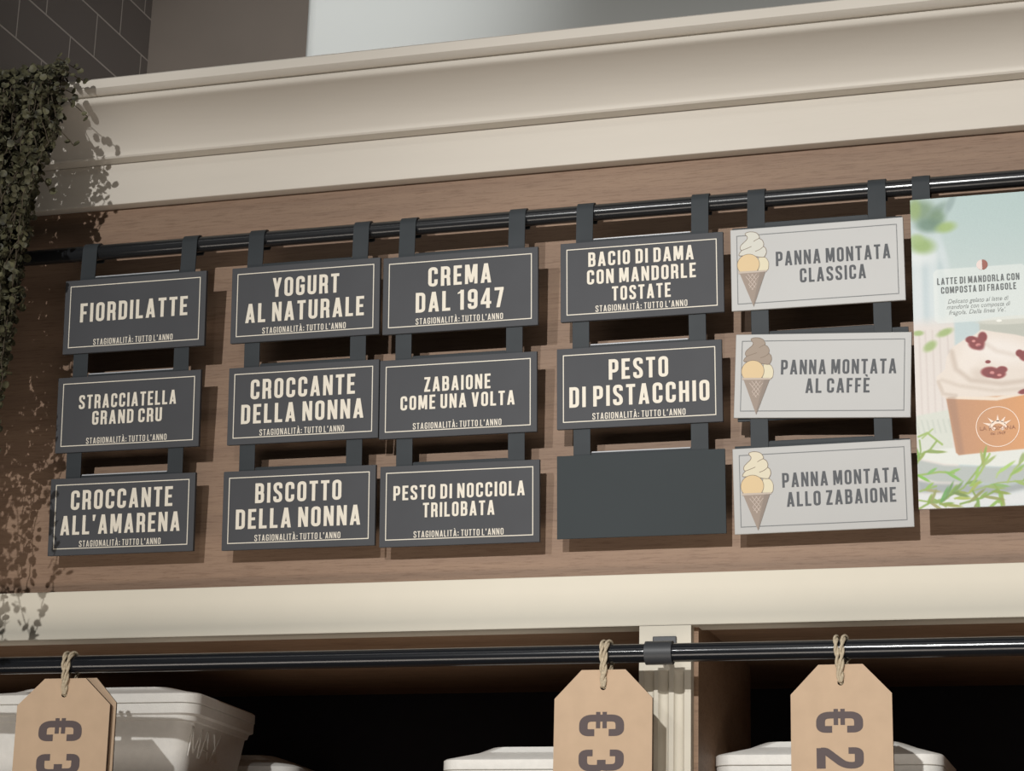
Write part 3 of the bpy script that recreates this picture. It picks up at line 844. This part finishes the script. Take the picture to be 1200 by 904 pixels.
# ------------------------------------------------------------------ price tags
def price_glyph(ch):
    if ch == 'E':                                           # euro sign
        g = stroke(fillet([(.52, .66), (.52, .905), (.12, .905), (.12, .095), (.52, .095), (.52, .34)], .22, n=7), .19)
        return g + rect(-.05, .52, .40, .615) + rect(-.05, .375, .40, .47)
    if ch == '3':
        g = stroke(fillet([(.10, .69), (.10, .905), (.52, .905), (.52, .505), (.30, .505)], .2, n=7), .19)
        return g + stroke(fillet([(.30, .505), (.54, .505), (.54, .095), (.10, .095), (.10, .31)], .2, n=7), .19)
    if ch == '2':
        g = stroke(fillet([(.10, .68), (.10, .905), (.53, .905), (.53, .60), (.10, .19), (.10, .095)], .2, n=7), .19)
        return g + rect(.02, 0, .62, .19)
    if ch == ',': return rect(0, -.08, .18, .18)
    return []


def rope(path, r, parent, name):
    mb = MB(); n = len(path)
    P = [Vector(p) for p in path]
    for s in (0, math.pi):
        pts = []; acc = 0
        for i, p in enumerate(P):
            if i: acc += (p - P[i - 1]).length
            t = (P[min(i + 1, n - 1)] - P[max(0, i - 1)]).normalized()
            a = t.cross(Vector((1, .2, .1))).normalized(); b = t.cross(a)
            ang = acc / (r * 5.2) * 2 * math.pi * .5 + s
            pts.append(p + (a * math.cos(ang) + b * math.sin(ang)) * r * .55)
        mb.tube(pts, r * .66, 8)
    return mb.build(name, M['twine'], parent, smooth=True)


def dense(pts, step=0.0012):
    out = [Vector(pts[0])]
    for a, b in zip(pts, pts[1:]):
        a, b = Vector(a), Vector(b); n = max(1, int((b - a).length / step))
        out += [a + (b - a) * (k / n) for k in range(1, n + 1)]
    return out


def price_tag(x, w, ztop, digits, label, yaw, gx, gz, swing=0.0, thick=0.006, lean=(0.004, -0.004), top_w=0.064):
    yt = -0.1145
    root = empty('price_tag', (x, yt, ztop), label, 'price tag', 'kraft price tags tied to the lower rail', rot=(0, -swing, yaw))
    hw = w / 2; tw = top_w / 2; zb = -0.235
    hole = [(0.0045 * math.cos(2 * math.pi * k / 20), -0.0245 + 0.0045 * math.sin(2 * math.pi * k / 20)) for k in range(20)]
    out = [(-tw, 0), (tw, 0), (hw, -0.0405), (hw, zb), (-hw, zb), (-hw, -0.0405)]
    b = MB()
    # front and back faces with a punched hole: fans between hole and outline
    from mathutils.geometry import tessellate_polygon
    allp = out + hole
    tris = tessellate_polygon([[Vector((*p, 0)) for p in out], [Vector((*p, 0)) for p in hole]])
    n = len(allp)
    vs = [(p[0], 0, p[1]) for p in allp] + [(p[0], thick, p[1]) for p in allp]
    fs = [tuple(t) for t in tris] + [tuple(i + n for i in reversed(t)) for t in tris]
    k0 = len(fs)
    m = len(out)
    fs += [(i, (i + 1) % m, (i + 1) % m + n, i + n) for i in range(m)]
    fs += [(m + i, m + i + n, m + (i + 1) % 20 + n, m + (i + 1) % 20) for i in range(20)]
    b.add(vs, fs)
    bo = b.build('tag_board', [M['kraft'], M['kraft_edge']], root)
    bm = bmesh.new(); bm.from_mesh(bo.data); bmesh.ops.recalc_face_normals(bm, faces=bm.faces); bm.to_mesh(bo.data); bm.free()
    for p in bo.data.polygons:
        if abs(p.normal.y) < 0.5: p.material_index = 1
    le = MB()
    for ch, (z1, z0) in digits:
        hgt = gx[1] - gx[0]; wid = (z1 - z0) / 0.62
        for q in union([[(gx[0] + p[1] * hgt, z1 - p[0] * wid) for p in q] for q in price_glyph(ch)]): le.flat(q, -0.0004)
    le.build('price_lettering', M['price_ink'], bo)
    # twine: through the hole, over the rail and back, twice
    rc = Vector((0, 0.0095, 2.0634 - ztop))
    R = 0.0133 + 0.0036
    for j, dx in enumerate(lean):
        pts = [(dx * .1, -0.0015, -0.0245), (dx * .3, -0.0032, -0.012)]
        for k in range(15):
            a = math.radians(200 - k * 15.5)
            pts.append((dx * (0.6 + .9 * k / 14), rc.y + R * math.cos(a), rc.z + R * math.sin(a)))
        pts += [(dx * .8, thick + 0.004, -0.006), (dx * .1, thick + 0.0015, -0.0215), (dx * .1, -0.0012, -0.0248)]
        rope(dense(pts), 0.0033, root, 'twine')
    return root


def back_flap(root):
    """the folded second leaf of the board, showing at the right behind the front one"""
    hw, zb = 0.075, -0.232
    m = MB().prism([(-0.020, 0.002), (0.041, 0.002), (hw, -0.036), (hw, zb), (-hw, zb), (-hw, -0.046)], 0.0125, 0.0165)
    for i, v in enumerate(m.v): m.v[i] = (v[0] + 0.005, v[1], v[2])
    o = m.build('back_leaf', [M['kraft'], M['kraft_edge']], root)
    for p in o.data.polygons:
        if abs(p.normal.y) < 0.5: p.material_index = 1


tg = price_tag(-0.5825, 0.150, 2.0405, [('E', (-.0632, -.0955)), ('3', (-.1145, -.1465))], 'leftmost kraft price tag tied on the rail before the large foam tub', math.radians(6), (-.0370, .0325), None, swing=math.radians(0.8), thick=0.008, lean=(-0.002, 0.0085), top_w=.066)
back_flap(tg)
price_tag(0.2670, 0.1425, 2.0395, [('E', (-.0622, -.0938)), ('3', (-.1122, -.142))], 'kraft price tag tied beside the cream fluted pilaster', 0.0, (-.0343, .0310), None, lean=(-0.002, 0.006))
price_tag(0.6020, 0.1390, 2.0412, [('E', (-.0635, -.0935)), ('2', (-.1130, -.1415)), (',', (-.147, -.155))], 'rightmost kraft price tag with a figure two hanging right of the pilaster', math.radians(-2), (-.0345, .0297), None, lean=(-0.0062, 0.0055), top_w=.061)


# ------------------------------------------------------------------ foam tubs
def rrect(hw, hd, r, n=6):
    pts = []
    for cx, cy, a0 in ((hw - r, hd - r, 0), (-hw + r, hd - r, 90), (-hw + r, -hd + r, 180), (hw - r, -hd + r, 270)):
        for k in range(n + 1):
            a = math.radians(a0 + 90 * k / n); pts.append((cx + r * math.cos(a), cy + r * math.sin(a)))
    return pts


def loft(levels):
    mb = MB(); n = len(levels[0][1]); vs = []
    for z, p in levels: vs += [(x, y, z) for x, y in p]
    fs = []
    for l in range(len(levels) - 1):
        for k in range(n): fs.append((l * n + k, l * n + (k + 1) % n, (l + 1) * n + (k + 1) % n, (l + 1) * n + k))
    fs.append(tuple(range(n - 1, -1, -1))); fs.append(tuple(range((len(levels) - 1) * n, len(levels) * n)))
    return mb.add(vs, fs)


def tub(loc, w, d, h, label, rot=(0, 0, 0), r=0.03, max_mark=False, dome=0.022, inset=0.064):
    root = empty('gelato_tub', loc, label, 'tub', 'white foam tubs on the shelf', rot=rot)
    hw, hd = w / 2, d / 2
    zl = h
    body = [(0, rrect(hw * .80, hd * .76, r * .8)), (0.004, rrect(hw * .81, hd * .77, r * .8)), (zl - .046, rrect(hw * .935, hd * .93, r)), (zl - .0445, rrect(hw * .955, hd * .95, r)),
            (zl - .037, rrect(hw * .965, hd * .96, r)), (zl - .034, rrect(hw * .993, hd * .990, r)), (zl - .0185, rrect(hw * .995, hd * .993, r))]
    loft(body).build('tub_body', M['foam'], root, smooth='auto')
    lid = [(zl - .0178, rrect(hw * .985, hd * .98, r)), (zl - .0168, rrect(hw, hd, r)), (zl - .0025, rrect(hw, hd, r)), (zl, rrect(hw - .003, hd - .003, r)),
           (zl + dome * .62, rrect(hw - inset * .64, hd - .046, r)), (zl + dome, rrect(hw - inset, hd - .048, r)), (zl + dome + .0005, rrect(hw - inset - .01, hd - .056, r))]
    lo = loft(lid).build('lid', M['foam'], root, smooth='auto')
    if max_mark:
        mk = MB()
        # raised MAX on the right hand side wall, leaning with the wall
        def on_wall(s, q):                                  # s along depth, q up
            z = zl - .100 + q
            k = (z - .004) / (zl - .050)
            xw = hw * (.81 + (.935 - .81) * k)
            return Vector((xw + .0008, s, z))
        lets = {'M': [[(0, 0), (0, 1)], [(0, 1), (.35, .15)], [(.35, .15), (.7, 1)], [(.7, 1), (.7, 0)]], 'A': [[(0, 0), (.33, 1)], [(.33, 1), (.66, 0)], [(.13, .35), (.53, .35)]], 'X': [[(0, 0), (.6, 1)], [(0, 1), (.6, 0)]]}
        s0 = -hd * .80
        for ch, wd in (('M', .060), ('A', .058), ('X', .056)):
            for a, b in lets[ch]:
                mk.tube([on_wall(s0 + p[0] * wd, p[1] * .046) for p in (a, b)], .0014, 6)
            s0 += wd * .82
        mk.build('max_mark', M['foam'], root, smooth=True)
    return root


tub((-0.675, 0.254, 1.841), 0.395, 0.312, 0.208, 'large white foam tub marked MAX behind the leftmost price tag', rot=(0, math.radians(-0.6), math.radians(4)), max_mark=True, dome=0.015)
tub((-0.637, 0.565, 1.841), 0.395, 0.24, 0.128, 'white foam tub low behind the large tub marked MAX', rot=(0, 0, math.radians(3)))
tub((0.125, 0.225, 1.841), 0.345, 0.25, 0.099, 'white foam tub with domed lid left of the pilaster')
tub((0.5485, 0.225, 1.841), 0.336, 0.25, 0.104, 'white foam tub with domed lid right of the pilaster')


# ------------------------------------------------------------------ trailing plant over the left end of the cornice
plant = empty('trailing_plant', (-0.80, -0.10, 3.026), 'trailing plant with small round dark leaves draped over the left end of the cornice', 'plant')
leafs = MB(); stems = MB()
rng = random.Random(11)
EDGE = [(3.04, -0.640), (3.0, -0.632), (2.905, -0.640), (2.85, -0.668), (2.776, -0.676), (2.70, -0.672), (2.63, -0.680), (2.49, -0.690), (2.34, -0.700), (2.2, -0.72)]


def edge(z):
    for (za, xa), (zb, xb) in zip(EDGE, EDGE[1:]):
        if za >= z >= zb: return xa + (xb - xa) * (za - z) / (za - zb)
    return EDGE[0][1] if z > 3.0 else EDGE[-1][1]


def leaf(p, nrm, rad):
    nrm = nrm.normalized(); a = nrm.orthogonal().normalized(); b = nrm.cross(a)
    th = rng.random() * 6.28
    a, b = a * math.cos(th) + b * math.sin(th), b * math.cos(th) - a * math.sin(th)
    n = 9; vs = [p - nrm * rad * .18]
    for k in range(n):
        t = 2 * math.pi * k / n
        q = 1.0 - (.22 if k == 0 else 0)
        vs.append(p + (a * math.cos(t) * .98 + b * math.sin(t) * .92) * rad * q)
    leafs.add(vs, [(0, 1 + k, 1 + (k + 1) % n) for k in range(n)])


O = Vector((-0.80, -0.10, 3.026))
for s in range(215):
    x = -1.20 + rng.random() ** .7 * 0.555
    y = -0.165 - rng.random() * (0.07 if x > -.76 else 0.18)
    z = 3.040 + (y + .15) * .5 + rng.random() * .012
    L = (0.25 + rng.random() * .35) if x > -0.73 else (0.35 + rng.random() * .5)
    pts = [Vector((x - .02, -0.10, 3.030)), Vector((x - .01, -0.155, 3.036)), Vector((x, y * .93, z)), Vector((x, y, z - .02))]
    for q0 in pts[1:]:
        for _ in range(2):
            leaf(q0 + Vector((rng.uniform(-1, 1) * .012, rng.uniform(-1, .4) * .012, rng.uniform(-.3, 1.2) * .014)), Vector((rng.uniform(-.8, .8), -.6, rng.uniform(-.2, 1))), rng.uniform(.0042, .0075))
    p = pts[-1].copy(); dirx = rng.uniform(-.25, .25)
    while L > 0:
        st = 0.011
        dirx += rng.uniform(-.22, .22); dirx *= .9
        p = p + Vector((dirx * st, rng.uniform(-.25, .25) * st, -st)); L -= st
        e = edge(p.z + (-.2 - p.y) * .5) + (-.2 - p.y) * .55 + rng.uniform(-.006, .006)
        if p.x > e: p.x = e; dirx = -abs(dirx)
        if p.y > -0.16: p.y = -0.16
        pts.append(p.copy())
        for _ in range(2 if rng.random() < .75 else 1):
            off = Vector((rng.uniform(-1, 1), rng.uniform(-1, .6), rng.uniform(-.5, .5))) * .011
            leaf(p + off, Vector((rng.uniform(-.8, .8), -1 + rng.uniform(-.3, 1.3), rng.uniform(-.8, .9))), rng.uniform(.0042, .0078))
    stems.tube(pts, .0009, 5)
# a few stray tendrils reaching out past the edge
for z0, ln, dz in ((3.01, .062, .018), (2.985, .075, -.02), (2.945, .055, -.03), (2.97, .05, .035), (3.03, .05, .02), (2.88, .03, -.04)):
    x = edge(z0) - .02; pts = []
    for k in range(9):
        t = k / 8
        q = Vector((x + ln * t * .8, -0.20 + .02 * math.sin(k), z0 + dz * t - .02 * t * t)); pts.append(q)
        if k > 2:
            leaf(q + Vector((rng.uniform(-1, 1), 0, rng.uniform(-1, 1))) * .006, Vector((rng.uniform(-.5, .5), -1, rng.uniform(-.4, .6))), rng.uniform(.005, .0075))
    stems.tube(pts, .0008, 5)
for mb, nm, m in ((leafs, 'foliage', M['leaf']), (stems, 'stems', M['stem'])):
    o = mb.build(nm, m, plant); o.matrix_parent_inverse = Matrix.Translation(-O)
